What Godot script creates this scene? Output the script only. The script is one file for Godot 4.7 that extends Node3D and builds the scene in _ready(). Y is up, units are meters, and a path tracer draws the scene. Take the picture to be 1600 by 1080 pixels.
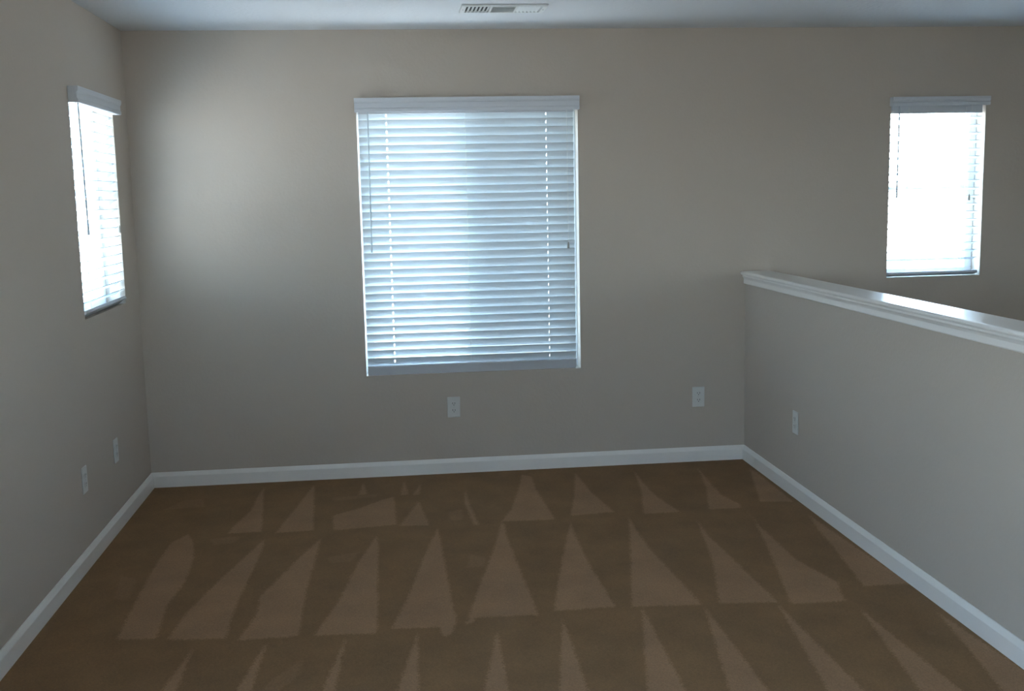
extends Node3D
# An upstairs loft: three blinded windows, a half wall beside the stairwell and a freshly vacuumed carpet.
# x runs along the window wall, y up, z from the window wall towards the camera. Metres.

const W := 3.355            # left wall to half wall
const H := 2.44             # ceiling
const DEPTH := 7.6          # window wall to the wall behind the camera
const FAR_X := 5.7          # stairwell side wall
const LOW := -2.75          # floor of the storey below
const T := 0.16             # outer wall thickness
const EYE := Vector3(1.3511, 1.5695, 6.0095)
const FOCAL := 1700.0       # pixels, for a frame of 1600 x 1080

var M := {}
var eye_basis := Basis.from_euler(Vector3(-0.1403, -0.1088, -0.0214))


func _ready() -> void:
	# ---- camera, sky, exposure
	var cam := Camera3D.new()
	cam.name = "camera"
	cam.fov = rad_to_deg(2.0 * atan(540.0 / FOCAL))
	cam.near = 0.05
	cam.far = 200.0
	cam.transform = Transform3D(eye_basis, EYE)
	add_child(cam)
	cam.current = true
	var sky_mat := ProceduralSkyMaterial.new()
	sky_mat.sky_top_color = Color(0.64, 0.82, 1.0)
	sky_mat.sky_horizon_color = Color(0.89, 0.965, 1.0)
	sky_mat.ground_horizon_color = Color(0.71, 0.74, 0.76)
	sky_mat.ground_bottom_color = Color(0.67, 0.70, 0.72)
	sky_mat.energy_multiplier = 10.0
	var sky := Sky.new()
	sky.sky_material = sky_mat
	var env := Environment.new()
	env.background_mode = Environment.BG_SKY
	env.sky = sky
	env.tonemap_mode = Environment.TONE_MAPPER_LINEAR
	env.tonemap_exposure = 3.3
	env.sdfgi_enabled = true
	env.ssao_enabled = true
	env.ssil_enabled = true
	var world := WorldEnvironment.new()
	world.name = "world_environment"
	world.environment = env
	add_child(world)

	make_materials()
	build_shell()
	build_trim()
	build_windows()
	build_blinds()
	build_vent()
	build_outlets()


# ------------------------------------------------------------------ materials

func plain(col: Color, rough: float) -> StandardMaterial3D:
	var m := StandardMaterial3D.new()
	m.albedo_color = col
	m.roughness = rough
	return m


func grain_normal(seed_value: int, freq: float, strength: float) -> ImageTexture:
	var n := FastNoiseLite.new()
	n.seed = seed_value
	n.noise_type = FastNoiseLite.TYPE_SIMPLEX_SMOOTH
	n.frequency = freq
	n.fractal_octaves = 3
	var im := n.get_seamless_image(512, 512)
	im.convert(Image.FORMAT_RGBA8)
	im.bump_map_to_normal_map(strength)
	return ImageTexture.create_from_image(im)


func lay_triplanar(m: StandardMaterial3D, tex: Texture2D, per_metre: float, amount: float) -> void:
	m.normal_enabled = true
	m.normal_texture = tex
	m.normal_scale = amount
	m.uv1_triplanar = true
	m.uv1_world_triplanar = true
	m.uv1_scale = Vector3.ONE * per_metre


func make_materials() -> void:
	var peel := grain_normal(11, 0.035, 2.0)
	M.wall = plain(Color(0.708, 0.666, 0.614), 0.85)
	lay_triplanar(M.wall, peel, 2.2, 0.25)
	M.ceiling = plain(Color(0.815, 0.822, 0.825), 0.95)
	lay_triplanar(M.ceiling, peel, 1.6, 0.5)
	M.trim = plain(Color(0.88, 0.865, 0.84), 0.28)
	M.vinyl = plain(Color(0.90, 0.91, 0.91), 0.35)
	M.slat = plain(Color(0.79, 0.82, 0.83), 0.4)
	M.slat.backlight_enabled = true
	M.slat.backlight = Color(0.04, 0.043, 0.045)
	M.valance = plain(Color(0.76, 0.775, 0.79), 0.4)
	M.cord = plain(Color(0.86, 0.86, 0.84), 0.8)
	M.wand = plain(Color(0.70, 0.74, 0.76), 0.3)
	M.tassel = plain(Color(0.55, 0.54, 0.50), 0.5)
	M.plate = plain(Color(0.79, 0.79, 0.77), 0.35)
	M.slot = plain(Color(0.12, 0.11, 0.10), 0.6)
	M.screw = plain(Color(0.75, 0.75, 0.73), 0.35)
	M.vent = plain(Color(0.84, 0.85, 0.84), 0.4)
	M.duct = plain(Color(0.22, 0.23, 0.23), 0.8)
	M.glass = plain(Color(1, 1, 1, 0.04), 0.02)
	M.glass.transparency = BaseMaterial3D.TRANSPARENCY_ALPHA
	M.screen = plain(Color(0.10, 0.11, 0.12, 0.45), 0.9)
	M.screen.transparency = BaseMaterial3D.TRANSPARENCY_ALPHA
	M.carpet = plain(Color.WHITE, 1.0)
	M.carpet.albedo_texture = carpet_texture()
	M.carpet.normal_enabled = false
	M.lower = plain(Color(0.55, 0.46, 0.38), 0.95)


# The vacuum left the nap lying two ways: strokes with crisp outlines, traced in photo pixels and set down on the floor plane.
func on_floor(u: float, v: float) -> Vector2:
	var d := eye_basis * Vector3((u - 800.0) / FOCAL, -(v - 540.0) / FOCAL, -1.0)
	var p := EYE + d * (-EYE.y / d.y)
	return Vector2(p.x, p.z)


func carpet_texture() -> ImageTexture:
	var strokes := [
		# row by the window wall
		[[413, 762], [410, 815], [409, 831], [356, 834], [366, 822], [394, 797], [404, 775]],
		[[492, 757], [490, 829], [432, 833], [448, 812], [470, 785]],
		[[520, 806], [560, 795], [598, 781], [616, 776], [620, 820], [522, 829]],
		[[655, 783], [671, 821], [625, 822]],
		[[632, 752], [639, 773], [626, 774]],
		[[659, 754], [655, 773], [645, 774]],
		[[568, 754], [574, 772], [561, 774]],
		[[727, 765], [733, 785], [749, 820], [741, 820], [726, 786]],
		[[815, 742], [831, 745], [838, 765], [868, 812], [785, 815], [800, 795], [812, 760]],
		[[899, 739], [910, 752], [925, 770], [960, 800], [892, 806], [898, 775]],
		[[992, 736], [1003, 752], [1025, 775], [1063, 800], [1006, 803], [1003, 770]],
		[[1090, 730], [1110, 755], [1130, 775], [1157, 788], [1157, 794], [1108, 796], [1104, 762]],
		[[1172, 733], [1188, 784], [1240, 784], [1180, 736]],
		# middle row
		[[295, 835], [302, 846], [304, 870], [290, 910], [262, 945], [245, 998], [183, 1000], [205, 955], [240, 890], [268, 848]],
		[[413, 843], [411, 858], [385, 915], [372, 940], [352, 998], [262, 1000], [290, 960], [345, 905], [395, 860]],
		[[502, 841], [492, 880], [480, 920], [467, 994], [372, 1001], [401, 962], [407, 932], [435, 905], [470, 870]],
		[[589, 838], [592, 850], [590, 990], [492, 993], [530, 940], [560, 880]],
		[[685, 824], [690, 850], [707, 940], [714, 970], [706, 992], [692, 996], [688, 980], [613, 983], [640, 930], [665, 865]],
		[[785, 813], [797, 850], [815, 895], [842, 961], [745, 965], [739, 974], [729, 975], [750, 915], [775, 850]],
		[[892, 816], [899, 835], [920, 880], [962, 948], [867, 955], [873, 910], [880, 870]],
		[[983, 806], [992, 825], [1020, 862], [1098, 945], [988, 948], [986, 870]],
		[[1089, 810], [1103, 833], [1140, 868], [1216, 941], [1125, 943], [1115, 880], [1100, 840]],
		[[1167, 797], [1185, 820], [1245, 875], [1310, 910], [1313, 925], [1321, 939], [1237, 944], [1215, 890], [1195, 845], [1180, 815]],
		[[1262, 803], [1285, 835], [1300, 851], [1350, 916], [1425, 912], [1330, 850]],
	]
	var near := [   # apex, foot left, foot right: run on under the frame's lower edge
		[[303, 1012], [253, 1080], [277, 1080]], [[418, 1003], [370, 1080], [393, 1080]], [[542, 994], [504, 1080], [524, 1080]],
		[[654, 988], [621, 1080], [655, 1080]], [[778, 984], [757, 1080], [796, 1080]], [[880, 966], [875, 1080], [920, 1080]],
		[[1004, 949], [1012, 1080], [1072, 1080]], [[1101, 948], [1141, 1080], [1202, 1080]], [[1216, 944], [1295, 1080], [1351, 1080]],
		[[1344, 951], [1440, 1080], [1504, 1080]], [[1466, 957], [1567, 1078], [1680, 1100]],
	]
	var faint := [
		[[475, 1028], [466, 1058], [432, 1082], [404, 1082], [440, 1052]],
		[[288, 782], [318, 780], [320, 792], [255, 797]], [[520, 778], [590, 772], [588, 777], [522, 783]],
		[[700, 800], [722, 796], [724, 812], [703, 814]], [[330, 842], [378, 838], [366, 848], [334, 852]],
		[[512, 872], [562, 862], [550, 878], [516, 880]], [[735, 866], [760, 872], [757, 884], [730, 888]],
		[[190, 900], [215, 905], [200, 940], [178, 935]], [[1450, 985], [1466, 989], [1458, 992], [1448, 990]],
	]
	var nx := 1024
	var nz := 2048
	var cover := PackedByteArray()
	cover.resize(nx * nz)
	for s in strokes:
		var poly := PackedVector2Array()
		for p in s:
			poly.append(on_floor(p[0], p[1]))
		stamp(cover, nx, nz, poly, 255)
	for s in near:
		var poly := PackedVector2Array()
		var a := Vector2(s[0][0], s[0][1])
		var l := Vector2(s[1][0], s[1][1])
		var r := Vector2(s[2][0], s[2][1])
		for p in [a, a + (l - a) * (200.0 / (l.y - a.y)), a + (r - a) * (200.0 / (r.y - a.y))]:
			poly.append(on_floor(p.x, p.y))
		stamp(cover, nx, nz, poly, 255)
	for s in faint:
		var poly := PackedVector2Array()
		for p in s:
			poly.append(on_floor(p[0], p[1]))
		stamp(cover, nx, nz, poly, 80)
	var rng := RandomNumberGenerator.new()
	rng.seed = 7
	for row in 3:      # the same strokes carry on behind the camera
		var z0 := 3.95 + row * 1.2
		for k in 11:
			var x0 := 0.02 + k * 0.3 + rng.randf_range(-0.03, 0.03)
			stamp(cover, nx, nz, PackedVector2Array([Vector2(x0 + 0.15, z0), Vector2(x0 + 0.27, z0 + 1.1), Vector2(x0, z0 + 1.12)]), 255)
	var patch := FastNoiseLite.new()
	patch.seed = 5
	patch.frequency = 0.012
	var lean := Color(0.490, 0.370, 0.236).srgb_to_linear()
	var brushed := Color(0.576, 0.446, 0.322).srgb_to_linear()
	var shades: Array[Color] = []
	for k in 256:
		shades.append(lean.lerp(brushed, k / 255.0))
	var bytes := PackedByteArray()
	bytes.resize(nx * nz * 3)
	for j in nz:
		for i in nx:
			var jx := clampi(i + (rng.randi() % 5) - 2, 0, nx - 1)
			var jz := clampi(j + (rng.randi() % 5) - 2, 0, nz - 1)
			var c: Color = shades[cover[jz * nx + jx]]
			var g := 0.86 + 0.28 * rng.randf() + 0.16 * patch.get_noise_2d(i, j)
			var at := (j * nx + i) * 3
			bytes[at] = int(255.0 * clampf(pow(c.r * g, 0.4545), 0, 1))
			bytes[at + 1] = int(255.0 * clampf(pow(c.g * g, 0.4545), 0, 1))
			bytes[at + 2] = int(255.0 * clampf(pow(c.b * g, 0.4545), 0, 1))
	return ImageTexture.create_from_image(Image.create_from_data(nx, nz, false, Image.FORMAT_RGB8, bytes))


func stamp(cover: PackedByteArray, nx: int, nz: int, poly: PackedVector2Array, value: int) -> void:
	var pts := PackedVector2Array()
	for p in poly:
		pts.append(Vector2(p.x / W * nx, p.y / DEPTH * nz))
	var lo := nz
	var hi := 0
	for p in pts:
		lo = mini(lo, int(p.y))
		hi = maxi(hi, int(p.y) + 1)
	for j in range(clampi(lo, 0, nz - 1), clampi(hi, 0, nz - 1) + 1):
		var y := j + 0.5
		var cuts: Array[float] = []
		for k in pts.size():
			var a := pts[k]
			var b := pts[(k + 1) % pts.size()]
			if (a.y <= y) != (b.y <= y):
				cuts.append(a.x + (y - a.y) / (b.y - a.y) * (b.x - a.x))
		cuts.sort()
		for k in range(0, cuts.size() - 1, 2):
			for i in range(clampi(int(cuts[k]), 0, nx), clampi(int(cuts[k + 1]), 0, nx)):
				cover[j * nx + i] = value


# ------------------------------------------------------------------ mesh helpers

func begin() -> SurfaceTool:
	var st := SurfaceTool.new()
	st.begin(Mesh.PRIMITIVE_TRIANGLES)
	st.set_smooth_group(-1)
	return st


func obj(called: String, st: SurfaceTool, mat: Material, parent: Node = self) -> MeshInstance3D:
	st.generate_normals()
	var o := MeshInstance3D.new()
	o.name = called
	o.mesh = st.commit()
	o.material_override = mat
	parent.add_child(o, true)
	return o


func share(called: String, mesh: Mesh, mat: Material, parent: Node, at: Vector3) -> MeshInstance3D:
	var o := MeshInstance3D.new()
	o.name = called
	o.mesh = mesh
	o.material_override = mat
	o.position = at
	parent.add_child(o, true)
	return o


func structure(o: Node, label := "") -> Node:
	o.set_meta("kind", "structure")
	if label:
		o.set_meta("label", label)
	return o


func thing(called: String, label: String, category: String, group := "") -> Node3D:
	var o := Node3D.new()
	o.name = called
	add_child(o, true)
	o.set_meta("label", label)
	o.set_meta("category", category)
	if group:
		o.set_meta("group", group)
	return o


func tri(st: SurfaceTool, a: Vector3, b: Vector3, c: Vector3, inside: Vector3) -> void:
	if (b - a).cross(c - a).dot((a + b + c) / 3.0 - inside) > 0.0:
		var t := b
		b = c
		c = t
	for p in [a, b, c]:
		st.add_vertex(p)


func quad(st: SurfaceTool, a: Vector3, b: Vector3, c: Vector3, d: Vector3, inside: Vector3) -> void:
	tri(st, a, b, c, inside)
	tri(st, a, c, d, inside)


func box(st: SurfaceTool, lo: Vector3, hi: Vector3, r := 0.0) -> void:
	var mid := (lo + hi) / 2.0
	if r <= 0.0:
		for ax in 3:
			for s in 2:
				var q: Array[Vector3] = []
				for k in [[0, 0], [1, 0], [1, 1], [0, 1]]:
					var p := Vector3()
					p[ax] = hi[ax] if s else lo[ax]
					p[(ax + 1) % 3] = hi[(ax + 1) % 3] if k[0] else lo[(ax + 1) % 3]
					p[(ax + 2) % 3] = hi[(ax + 2) % 3] if k[1] else lo[(ax + 2) % 3]
					q.append(p)
				quad(st, q[0], q[1], q[2], q[3], mid)
		return
	# chamfered: every corner is three points
	var v := {}
	for c in 8:
		for ax in 3:
			var p := Vector3()
			for k in 3:
				var up := (c >> k) & 1
				var edge: float = hi[k] if up else lo[k]
				p[k] = edge if k == ax else edge + (-r if up else r)
			v[c * 3 + ax] = p
	for ax in 3:
		var b1 := 1 << ((ax + 1) % 3)
		var b2 := 1 << ((ax + 2) % 3)
		for s in 2:
			var c0 := s << ax
			quad(st, v[c0 * 3 + ax], v[(c0 | b1) * 3 + ax], v[(c0 | b1 | b2) * 3 + ax], v[(c0 | b2) * 3 + ax], mid)
		for s in 4:
			var c0 := (b1 if s & 1 else 0) | (b2 if s & 2 else 0)
			var c1 := c0 | (1 << ax)
			var a1 := (ax + 1) % 3
			var a2 := (ax + 2) % 3
			quad(st, v[c0 * 3 + a1], v[c1 * 3 + a1], v[c1 * 3 + a2], v[c0 * 3 + a2], mid)
	for c in 8:
		tri(st, v[c * 3], v[c * 3 + 1], v[c * 3 + 2], mid)


# A profile (drawn in two axes) drawn out along a third: the point of profile (a, b) at length t is o + a*ea + b*eb + t*el.
func extrude(st: SurfaceTool, profile: PackedVector2Array, o: Vector3, ea: Vector3, eb: Vector3, el: Vector3, smooth := false) -> void:
	var n := profile.size()
	if Geometry2D.is_polygon_clockwise(profile) == (ea.cross(eb).dot(el) > 0.0):
		profile.reverse()
	st.set_smooth_group(1 if smooth else -1)
	for k in n:
		var p := o + ea * profile[k].x + eb * profile[k].y
		var q := o + ea * profile[(k + 1) % n].x + eb * profile[(k + 1) % n].y
		for w in [p, q + el, q, p, p + el, q + el]:
			st.add_vertex(w)
	st.set_smooth_group(-1)
	var tris := Geometry2D.triangulate_polygon(profile)
	for k in range(0, tris.size(), 3):
		var a := o + ea * profile[tris[k]].x + eb * profile[tris[k]].y
		var b := o + ea * profile[tris[k + 1]].x + eb * profile[tris[k + 1]].y
		var c := o + ea * profile[tris[k + 2]].x + eb * profile[tris[k + 2]].y
		tri(st, a, b, c, a + el)
		tri(st, a + el, b + el, c + el, a)


func rod(st: SurfaceTool, a: Vector3, b: Vector3, r0: float, r1: float, sides := 8) -> void:
	var d := (b - a).normalized()
	var u := d.cross(Vector3.RIGHT if absf(d.x) < 0.9 else Vector3.UP).normalized()
	var w := d.cross(u)
	var mid := (a + b) / 2.0
	for k in sides:
		var e0 := u * cos(TAU * k / sides) + w * sin(TAU * k / sides)
		var e1 := u * cos(TAU * (k + 1) / sides) + w * sin(TAU * (k + 1) / sides)
		quad(st, a + e0 * r0, a + e1 * r0, b + e1 * r1, b + e0 * r1, mid)
		tri(st, a, a + e0 * r0, a + e1 * r0, mid)
		tri(st, b, b + e0 * r1, b + e1 * r1, mid)


# ------------------------------------------------------------------ the shell

const MAIN := Rect2(1.193, 0.572, 1.204, 1.478)     # openings: along the wall, up
const SIDE := Rect2(0.30, 1.05, 0.76, 1.0)          # left wall, measured along z
const REAR := Rect2(1.10, 0.90, 0.90, 1.15)         # behind the camera and beside the stairs: their daylight fills the near part of the room
const NEAR := Rect2(4.20, 0.65, 1.60, 1.40)         # left wall, along z
const LANDING := Rect2(4.75, 0.20, 2.30, 1.85)      # stairwell side wall, along z
const STAIR := Rect2(4.195, 1.03, 0.568, 1.015)


# A wall from a0 to a1 and b0 to b1 with rectangular openings, as boxes round them. place() turns (along, up, depth) into a corner.
func pierced(st: SurfaceTool, a0: float, a1: float, b0: float, b1: float, holes: Array, place: Callable) -> void:
	var cuts: Array[float] = [a0, a1]
	for h in holes:
		cuts.append(h.position.x)
		cuts.append(h.end.x)
	cuts.sort()
	for k in cuts.size() - 1:
		var mid := (cuts[k] + cuts[k + 1]) / 2.0
		var spans := [[b0, b1]]
		for h in holes:
			if mid > h.position.x and mid < h.end.x:
				spans = [[b0, h.position.y], [h.end.y, b1]]
		for s in spans:
			var p: Vector3 = place.call(cuts[k], s[0], 0.0)
			var q: Vector3 = place.call(cuts[k + 1], s[1], 1.0)
			box(st, p.min(q), p.max(q))


func build_shell() -> void:
	# floor: carpet laid wall to wall, with UVs that follow the room
	var st := begin()
	for face in [[[0, 0, 0], [W, 0, 0], [W, 0, DEPTH], [0, 0, DEPTH]]]:
		for k in [0, 1, 2, 0, 2, 3]:
			var p := Vector3(face[k][0], face[k][1], face[k][2])
			st.set_uv(Vector2(p.x / W, p.z / DEPTH))
			st.add_vertex(p)
	structure(obj("floor", st, M.carpet), "tan brown wall-to-wall carpet with triangular vacuum strokes")
	st = begin()
	box(st, Vector3(-T, -0.25, -T), Vector3(W + 0.12, -0.002, DEPTH + T))
	structure(obj("floor_slab", st, M.lower), "floor construction under the carpet")
	st = begin()
	box(st, Vector3(W + 0.12, LOW - 0.2, -T), Vector3(FAR_X + T, LOW, DEPTH + T))
	structure(obj("floor_lower", st, M.lower), "tan floor at the bottom of the stairwell")
	st = begin()
	box(st, Vector3(-T, H, -T), Vector3(FAR_X + T, H + 0.2, DEPTH + T))
	structure(obj("ceiling", st, M.ceiling), "flat white painted ceiling")

	st = begin()
	pierced(st, -T, FAR_X + T, LOW, H, [MAIN, STAIR], func(a, b, d): return Vector3(a, b, -T * d))
	structure(obj("wall_back", st, M.wall), "taupe painted wall with the wide blinded window")
	st = begin()
	pierced(st, 0.0, DEPTH, -0.25, H, [SIDE, NEAR], func(a, b, d): return Vector3(-T * d, b, a))
	structure(obj("wall_left", st, M.wall), "taupe painted side wall with a narrow window beside the corner")
	st = begin()
	pierced(st, -T, FAR_X + T, LOW, H, [REAR], func(a, b, d): return Vector3(a, b, DEPTH + T * d))
	structure(obj("wall_front", st, M.wall), "taupe painted wall across the room from the windows")
	st = begin()
	pierced(st, 0.0, DEPTH, LOW, H, [LANDING], func(a, b, d): return Vector3(FAR_X + T * d, b, a))
	structure(obj("wall_right", st, M.wall), "taupe painted far wall of the stairwell")
	st = begin()
	box(st, Vector3(W, LOW, 0.0), Vector3(W + 0.12, 1.074, DEPTH))
	structure(obj("wall_half", st, M.wall), "taupe half wall with a white cap beside the stairwell")


func build_trim() -> void:
	# white cap on the half wall: rounded board over an apron moulding on both faces
	var cap := Node3D.new()
	cap.name = "trim_1"
	add_child(cap)
	structure(cap, "glossy white painted cap and moulding along the top of the half wall")
	var st := begin()
	var x0 := W - 0.030
	var x1 := W + 0.148
	var y0 := 1.074
	var y1 := 1.095
	var board := PackedVector2Array()
	for k in 7:
		var a := -PI / 2 - PI * k / 6.0
		board.append(Vector2(x0 + 0.0105 + 0.0105 * cos(a), (y0 + y1) / 2 + 0.0105 * sin(a)))
	for k in 7:
		var a := PI / 2 - PI * k / 6.0
		board.append(Vector2(x1 - 0.0105 + 0.0105 * cos(a), (y0 + y1) / 2 + 0.0105 * sin(a)))
	extrude(st, board, Vector3.ZERO, Vector3.RIGHT, Vector3.UP, Vector3(0, 0, DEPTH), false)
	obj("cap_board", st, M.trim, cap)
	for s in 2:
		st = begin()
		var f := W if s == 0 else W + 0.12
		var e := -1.0 if s == 0 else 1.0
		var prof := PackedVector2Array([Vector2(0, 1.024), Vector2(0.009, 1.024), Vector2(0.011, 1.028), Vector2(0.011, 1.050), Vector2(0.014, 1.058), Vector2(0.019, 1.066), Vector2(0.019, 1.074), Vector2(0, 1.074)])
		extrude(st, prof, Vector3(f, 0, 0), Vector3(e, 0, 0), Vector3.UP, Vector3(0, 0, DEPTH))
		obj("apron_moulding", st, M.trim, cap)

	var base := PackedVector2Array([Vector2(0, 0), Vector2(0.014, 0), Vector2(0.014, 0.061), Vector2(0.012, 0.066), Vector2(0.004, 0.083), Vector2(0, 0.083)])
	st = begin()
	extrude(st, base, Vector3.ZERO, Vector3(0, 0, 1), Vector3.UP, Vector3(W, 0, 0))
	structure(obj("baseboard_back", st, M.trim), "white baseboard under the wide window")
	st = begin()
	extrude(st, base, Vector3(0, 0, 0.014), Vector3(1, 0, 0), Vector3.UP, Vector3(0, 0, DEPTH - 0.014))
	structure(obj("baseboard_left", st, M.trim), "white baseboard along the side wall")
	st = begin()
	extrude(st, base, Vector3(W, 0, 0.014), Vector3(-1, 0, 0), Vector3.UP, Vector3(0, 0, DEPTH - 0.014))
	structure(obj("baseboard_right", st, M.trim), "white baseboard along the half wall")


# ------------------------------------------------------------------ windows: local x along the opening, y up, +z into the room

func frame_at(o: Node3D, which: int) -> void:
	if which == 0:
		o.position = Vector3(MAIN.position.x, MAIN.position.y, 0)
	elif which == 1:
		o.position = Vector3(0, SIDE.position.y, SIDE.end.x)
		o.rotation.y = PI / 2
	elif which == 4:
		o.position = Vector3(0, NEAR.position.y, NEAR.end.x)
		o.rotation.y = PI / 2
	elif which == 5:
		o.position = Vector3(FAR_X, LANDING.position.y, LANDING.position.x)
		o.rotation.y = -PI / 2
	elif which == 3:
		o.position = Vector3(REAR.end.x, REAR.position.y, DEPTH)
		o.rotation.y = PI
	else:
		o.position = Vector3(STAIR.position.x, STAIR.position.y, 0)


func bar(called: String, lo: Vector3, hi: Vector3, mat: Material, parent: Node, r := 0.003) -> MeshInstance3D:
	var st := begin()
	box(st, lo, hi, r)
	return obj(called, st, mat, parent)


func build_windows() -> void:
	var labels := ["white vinyl sliding window with two panes and an insect screen", "white vinyl single hung window in the side wall", "white vinyl single hung window above the stairwell", "white vinyl sliding window in the wall facing the wide window", "white vinyl sliding window farther along the side wall", "white vinyl sliding window beside the stairs"]
	for k in 6:
		var w: float = [MAIN, SIDE, STAIR, REAR, NEAR, LANDING][k].size.x
		var h: float = [MAIN, SIDE, STAIR, REAR, NEAR, LANDING][k].size.y
		var o := Node3D.new()
		o.name = "window_%d" % (k + 1)
		add_child(o)
		frame_at(o, k)
		structure(o, labels[k])
		var zo := -0.158
		var zi := -0.095
		var f := 0.045
		bar("frame_member", Vector3(0, 0, zo), Vector3(w, f, zi), M.vinyl, o)
		bar("frame_member", Vector3(0, h - f, zo), Vector3(w, h, zi), M.vinyl, o)
		bar("frame_member", Vector3(0, f, zo), Vector3(f, h - f, zi), M.vinyl, o)
		bar("frame_member", Vector3(w - f, f, zo), Vector3(w, h - f, zi), M.vinyl, o)
		if k == 0 or k >= 3:
			bar("meeting_stile", Vector3(w / 2 - 0.024, f, zo + 0.008), Vector3(w / 2 + 0.024, h - f, zi - 0.004), M.vinyl, o)
			bar("pane", Vector3(f, f, -0.130), Vector3(w / 2 - 0.024, h - f, -0.127), M.glass, o, 0.0)
			bar("pane", Vector3(w / 2 + 0.024, f, -0.130), Vector3(w - f, h - f, -0.127), M.glass, o, 0.0)
			bar("insect_screen", Vector3(w / 2 + 0.024, f, -0.152), Vector3(w - f, h - f, -0.1515), M.screen, o, 0.0)
		else:
			bar("meeting_rail", Vector3(f, h * 0.5 - 0.018, zo + 0.008), Vector3(w - f, h * 0.5 + 0.018, zi - 0.004), M.vinyl, o)
			bar("pane", Vector3(f, f, -0.130), Vector3(w - f, h * 0.5 - 0.018, -0.127), M.glass, o, 0.0)
			bar("pane", Vector3(f, h * 0.5 + 0.018, -0.130), Vector3(w - f, h - f, -0.127), M.glass, o, 0.0)


func slat_mesh(length: float, holes: Array, tilt: float) -> ArrayMesh:
	var xs: Array[float] = [0.0]
	for hx in holes:
		xs.append(hx - 0.0028)
		xs.append(hx + 0.0028)
	xs.append(length)
	var ss: Array[float] = [-0.025, -0.020, -0.0085, 0.0, 0.0085, 0.020, 0.025]
	var thick := 0.0026
	var along := Vector3(0, sin(tilt), cos(tilt))
	var up := Vector3(0, cos(tilt), -sin(tilt))
	var at := func(x: float, s: float, top: int) -> Vector3:
		return Vector3(x, 0, 0) + along * s + up * (0.0035 * (1.0 - pow(s / 0.025, 2)) + (thick / 2 if top else -thick / 2))
	var st := begin()
	for i in xs.size() - 1:
		for j in ss.size() - 1:
			if i % 2 == 1 and (j == 2 or j == 3):
				continue
			for top in 2:
				var a: Vector3 = at.call(xs[i], ss[j], top)
				var b: Vector3 = at.call(xs[i + 1], ss[j], top)
				var c: Vector3 = at.call(xs[i + 1], ss[j + 1], top)
				var d: Vector3 = at.call(xs[i], ss[j + 1], top)
				quad(st, a, b, c, d, (a + c) / 2 + (up if top == 0 else -up))
	for j in ss.size() - 1:
		for e in [0.0, length]:
			quad(st, at.call(e, ss[j], 0), at.call(e, ss[j + 1], 0), at.call(e, ss[j + 1], 1), at.call(e, ss[j], 1), Vector3(length / 2, 0, 0))
	for e in [-0.025, 0.025]:
		quad(st, at.call(0.0, e, 0), at.call(length, e, 0), at.call(length, e, 1), at.call(0.0, e, 1), Vector3(length / 2, 0, 0))
	st.generate_normals()
	return st.commit()


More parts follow.
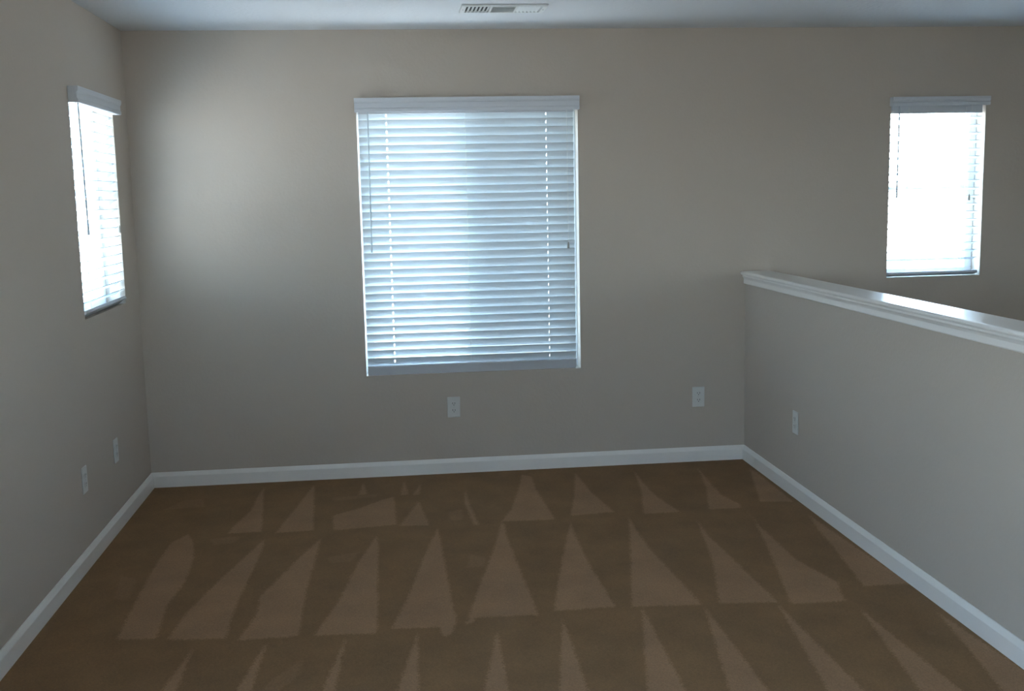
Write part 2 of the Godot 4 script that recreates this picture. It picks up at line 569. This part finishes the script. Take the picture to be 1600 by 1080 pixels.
func build_blinds() -> void:
	var labels := ["white slatted blind tilted shut across the wide window", "white slatted blind with open slats on the side wall window", "white slatted blind with open slats on the window above the stairwell"]
	for k in 3:
		var w: float = [MAIN, SIDE, STAIR][k].size.x
		var h: float = [MAIN, SIDE, STAIR][k].size.y
		var o := thing("window_blind", labels[k], "blind", "white slatted window blinds")
		frame_at(o, k)
		var tilt: float = deg_to_rad([66.0, 30.0, 15.0][k])
		var zc := -0.014 if k == 0 else -0.020
		var left := 0.009 if k == 0 else 0.006
		var right: float = w - ([0.024, 0.012, 0.020][k])
		var length: float = right - left
		var holes := [0.150, length - 0.150] if k == 0 else [0.10, length - 0.10]
		# headrail tucked behind the valance
		bar("headrail", Vector3(left, (h - 0.052) if k < 2 else 1.962 - o.position.y, -0.05), Vector3(right, h - 0.006, 0.004), M.valance, o)
		var vy0 := 2.008 - o.position.y
		var vy1 := 2.081 - o.position.y
		if k == 2:
			vy0 = 2.003 - o.position.y
			vy1 = 2.052 - o.position.y
		elif k == 1:
			vy0 = 1.990 - o.position.y
			vy1 = 2.060 - o.position.y
		var st := begin()
		var prof := PackedVector2Array([Vector2(0.030, vy0), Vector2(0.040, vy0), Vector2(0.042, vy0 + 0.006), Vector2(0.042, vy0 + 0.016), Vector2(0.0385, vy0 + 0.020), Vector2(0.0385, vy1 - 0.027), Vector2(0.043, vy1 - 0.021), Vector2(0.045, vy1 - 0.013), Vector2(0.045, vy1), Vector2(0.030, vy1)])
		extrude(st, prof, Vector3(-0.008, 0, 0), Vector3(0, 0, 1), Vector3.UP, Vector3(w + 0.012, 0, 0))
		var val := obj("valance", st, M.valance, o)
		bar("valance_return", Vector3(-0.008, vy0, 0.001), Vector3(0.002, vy1, 0.030), M.valance, val, 0.001)
		bar("valance_return", Vector3(w - 0.006, vy0, 0.001), Vector3(w + 0.004, vy1, 0.030), M.valance, val, 0.001)
		# slats
		var mesh := slat_mesh(length, holes, tilt)
		var pitch := 0.0447
		var top_y: float = 1.990 - o.position.y if k == 0 else [0.0, 1.962, 1.935][k] - o.position.y
		var rail_top: float = 0.050 if k == 0 else 0.036
		var y := top_y
		while y > rail_top + 0.022:
			share("slat", mesh, M.slat, o, Vector3(left, y, zc))
			y -= pitch
		# bottom rail
		var rail := PackedVector2Array()
		for p in [[-0.024, 0.004], [-0.022, 0.0], [0.022, 0.0], [0.024, 0.004], [0.022, 0.015], [0.010, 0.019], [-0.010, 0.019], [-0.022, 0.015]]:
			var c: float = cos(tilt * 1.1)
			var s: float = sin(tilt * 1.1)
			rail.append(Vector2(zc + 0.006 + 1.18 * p[0] * c - p[1] * s, 0.0290 + 1.18 * p[0] * s + (p[1] - 0.009) * c))
		if k > 0:
			for i in rail.size():
				rail[i].y -= 0.010
		st = begin()
		extrude(st, rail, Vector3(left, 0, 0), Vector3(0, 0, 1), Vector3.UP, Vector3(length, 0, 0))
		obj("bottom_rail", st, M.valance, o)
		# ladder cords in front of and behind the slats
		for hx in (holes + [length / 2 - 0.010] if k == 0 else holes):
			for s in [-1.0, 1.0]:
				st = begin()
				rod(st, Vector3(left + hx, 0.04, zc + s * 0.026 * cos(tilt)), Vector3(left + hx, h - 0.05, zc + s * 0.026 * cos(tilt)), 0.0009, 0.0009, 6)
				obj("ladder_cord", st, M.cord, o)
		# tilt wand on the left, lift cord with its tassel on the right
		var wx: float = [0.062, 0.055, 0.040][k]
		var wy: float = [1.258, 1.42, 1.49][k] - o.position.y
		st = begin()
		rod(st, Vector3(wx, vy0 + 0.01, 0.024), Vector3(wx - 0.006, wy + 0.05, 0.030), 0.0034, 0.0034, 6)
		rod(st, Vector3(wx - 0.006, wy + 0.05, 0.030), Vector3(wx - 0.0065, wy, 0.030), 0.0044, 0.0050, 6)
		obj("tilt_wand", st, M.wand, o)
		var cx: float = w - [0.066, 0.15, 0.098][k]
		var cy: float = [1.271, 1.43, 1.484][k] - o.position.y
		st = begin()
		rod(st, Vector3(cx, vy0 + 0.01, 0.026), Vector3(cx, cy + 0.015, 0.030), 0.0009, 0.0009, 5)
		var cord := obj("lift_cord", st, M.cord, o)
		st = begin()
		rod(st, Vector3(cx, cy + 0.018, 0.030), Vector3(cx, cy + 0.006, 0.030), 0.0022, 0.0052, 8)
		rod(st, Vector3(cx, cy + 0.006, 0.030), Vector3(cx, cy - 0.018, 0.030), 0.0052, 0.0066, 8)
		obj("tassel", st, M.tassel, cord)


# ------------------------------------------------------------------ ceiling register

func build_vent() -> void:
	var o := thing("ceiling_vent", "white ceiling air vent with three banks of louvers", "vent")
	o.position = Vector3(1.925, H, 0.68)
	var hx := 0.205
	var hz := 0.105
	var b := 0.026
	bar("duct_opening", Vector3(-hx + 0.004, -0.002, -hz + 0.004), Vector3(hx - 0.004, -0.0005, hz - 0.004), M.duct, o, 0.0)
	bar("frame_member", Vector3(-hx, -0.010, -hz), Vector3(hx, 0, -hz + b), M.vent, o)
	bar("frame_member", Vector3(-hx, -0.010, hz - b), Vector3(hx, 0, hz), M.vent, o)
	bar("frame_member", Vector3(-hx, -0.010, -hz + b), Vector3(-hx + b, 0, hz - b), M.vent, o)
	bar("frame_member", Vector3(hx - b, -0.010, -hz + b), Vector3(hx, 0, hz - b), M.vent, o)
	var third := (2 * hx - 2 * b) / 3.0
	for k in [1, 2]:
		var x: float = -hx + b + third * k
		bar("divider", Vector3(x - 0.006, -0.010, -hz + b), Vector3(x + 0.006, 0, hz - b), M.vent, o, 0.002)
	for bank in 3:
		var x0 := -hx + b + third * bank + 0.006
		var x1 := x0 + third - 0.012
		if bank == 1:
			for k in 6:
				var z := -hz + b + 0.012 + k * (2 * hz - 2 * b - 0.024) / 5.0
				var st := begin()
				extrude(st, PackedVector2Array([Vector2(-0.008, -0.003), Vector2(-0.007, -0.0018), Vector2(0.008, -0.0105), Vector2(0.007, -0.0117)]), Vector3(x0, 0, z), Vector3(0, 0, 1), Vector3.UP, Vector3(x1 - x0, 0, 0))
				obj("louver", st, M.vent, o)
		else:
			for k in 6:
				var x := x0 + 0.008 + k * (x1 - x0 - 0.016) / 5.0
				var e := -1.0 if bank == 0 else 1.0
				var st := begin()
				extrude(st, PackedVector2Array([Vector2(-0.007, -0.003), Vector2(-0.006, -0.0018), Vector2(0.007, -0.0105), Vector2(0.006, -0.0117)]), Vector3(x, 0, -hz + b), Vector3(e, 0, 0), Vector3.UP, Vector3(0, 0, 2 * hz - 2 * b))
				obj("louver", st, M.vent, o)
	for s in [-1.0, 1.0]:
		var st := begin()
		rod(st, Vector3(s * (hx - 0.013), -0.009, 0), Vector3(s * (hx - 0.013), -0.012, 0), 0.004, 0.003, 10)
		obj("screw", st, M.screw, o)


# ------------------------------------------------------------------ wall outlets: local x right, y up, +z into the room

func build_outlets() -> void:
	var spots := [
		["white duplex outlet in the wall directly under the wide window", Vector3(1.671, 0.379, 0), 0.0],
		["white duplex outlet between the wide window and the half wall corner", Vector3(3.080, 0.379, 0), 0.0],
		["white duplex outlet low on the half wall", Vector3(W, 0.384, 0.81), -PI / 2],
		["white duplex outlet on the side wall, just past the narrow window from the corner", Vector3(0, 0.379, 1.265), PI / 2],
		["white duplex outlet on the side wall, right below the narrow window", Vector3(0, 0.379, 0.718), PI / 2],
	]
	var face := PackedVector2Array()
	for k in 16:
		var a := TAU * k / 16.0
		face.append(Vector2(0.0170 * cos(a), clampf(0.0170 * sin(a), -0.0128, 0.0128)))
	for s in spots:
		var o := thing("wall_outlet", s[0], "outlet", "white wall outlets")
		o.position = s[1]
		o.rotation.y = s[2]
		bar("cover_plate", Vector3(-0.036, -0.0585, 0), Vector3(0.036, 0.0585, 0.0065), M.plate, o, 0.003)
		for e in [-1.0, 1.0]:
			var st := begin()
			extrude(st, face, Vector3(0, e * 0.0195, 0.0060), Vector3.RIGHT, Vector3.UP, Vector3(0, 0, 0.0030))
			var sock := obj("socket", st, M.plate, o)
			for x in [-0.0064, 0.0064]:
				bar("slot", Vector3(x - 0.0013, e * 0.0195 - 0.001, 0.0085), Vector3(x + 0.0013, e * 0.0195 + 0.008, 0.0093), M.slot, sock, 0.0)
			st = begin()
			rod(st, Vector3(0, e * 0.0195 - 0.0065, 0.0085), Vector3(0, e * 0.0195 - 0.0065, 0.0093), 0.0026, 0.0026, 8)
			obj("slot", st, M.slot, sock)
		var sc := begin()
		rod(sc, Vector3(0, 0, 0.006), Vector3(0, 0, 0.0078), 0.0035, 0.0028, 10)
		obj("screw", sc, M.screw, o)
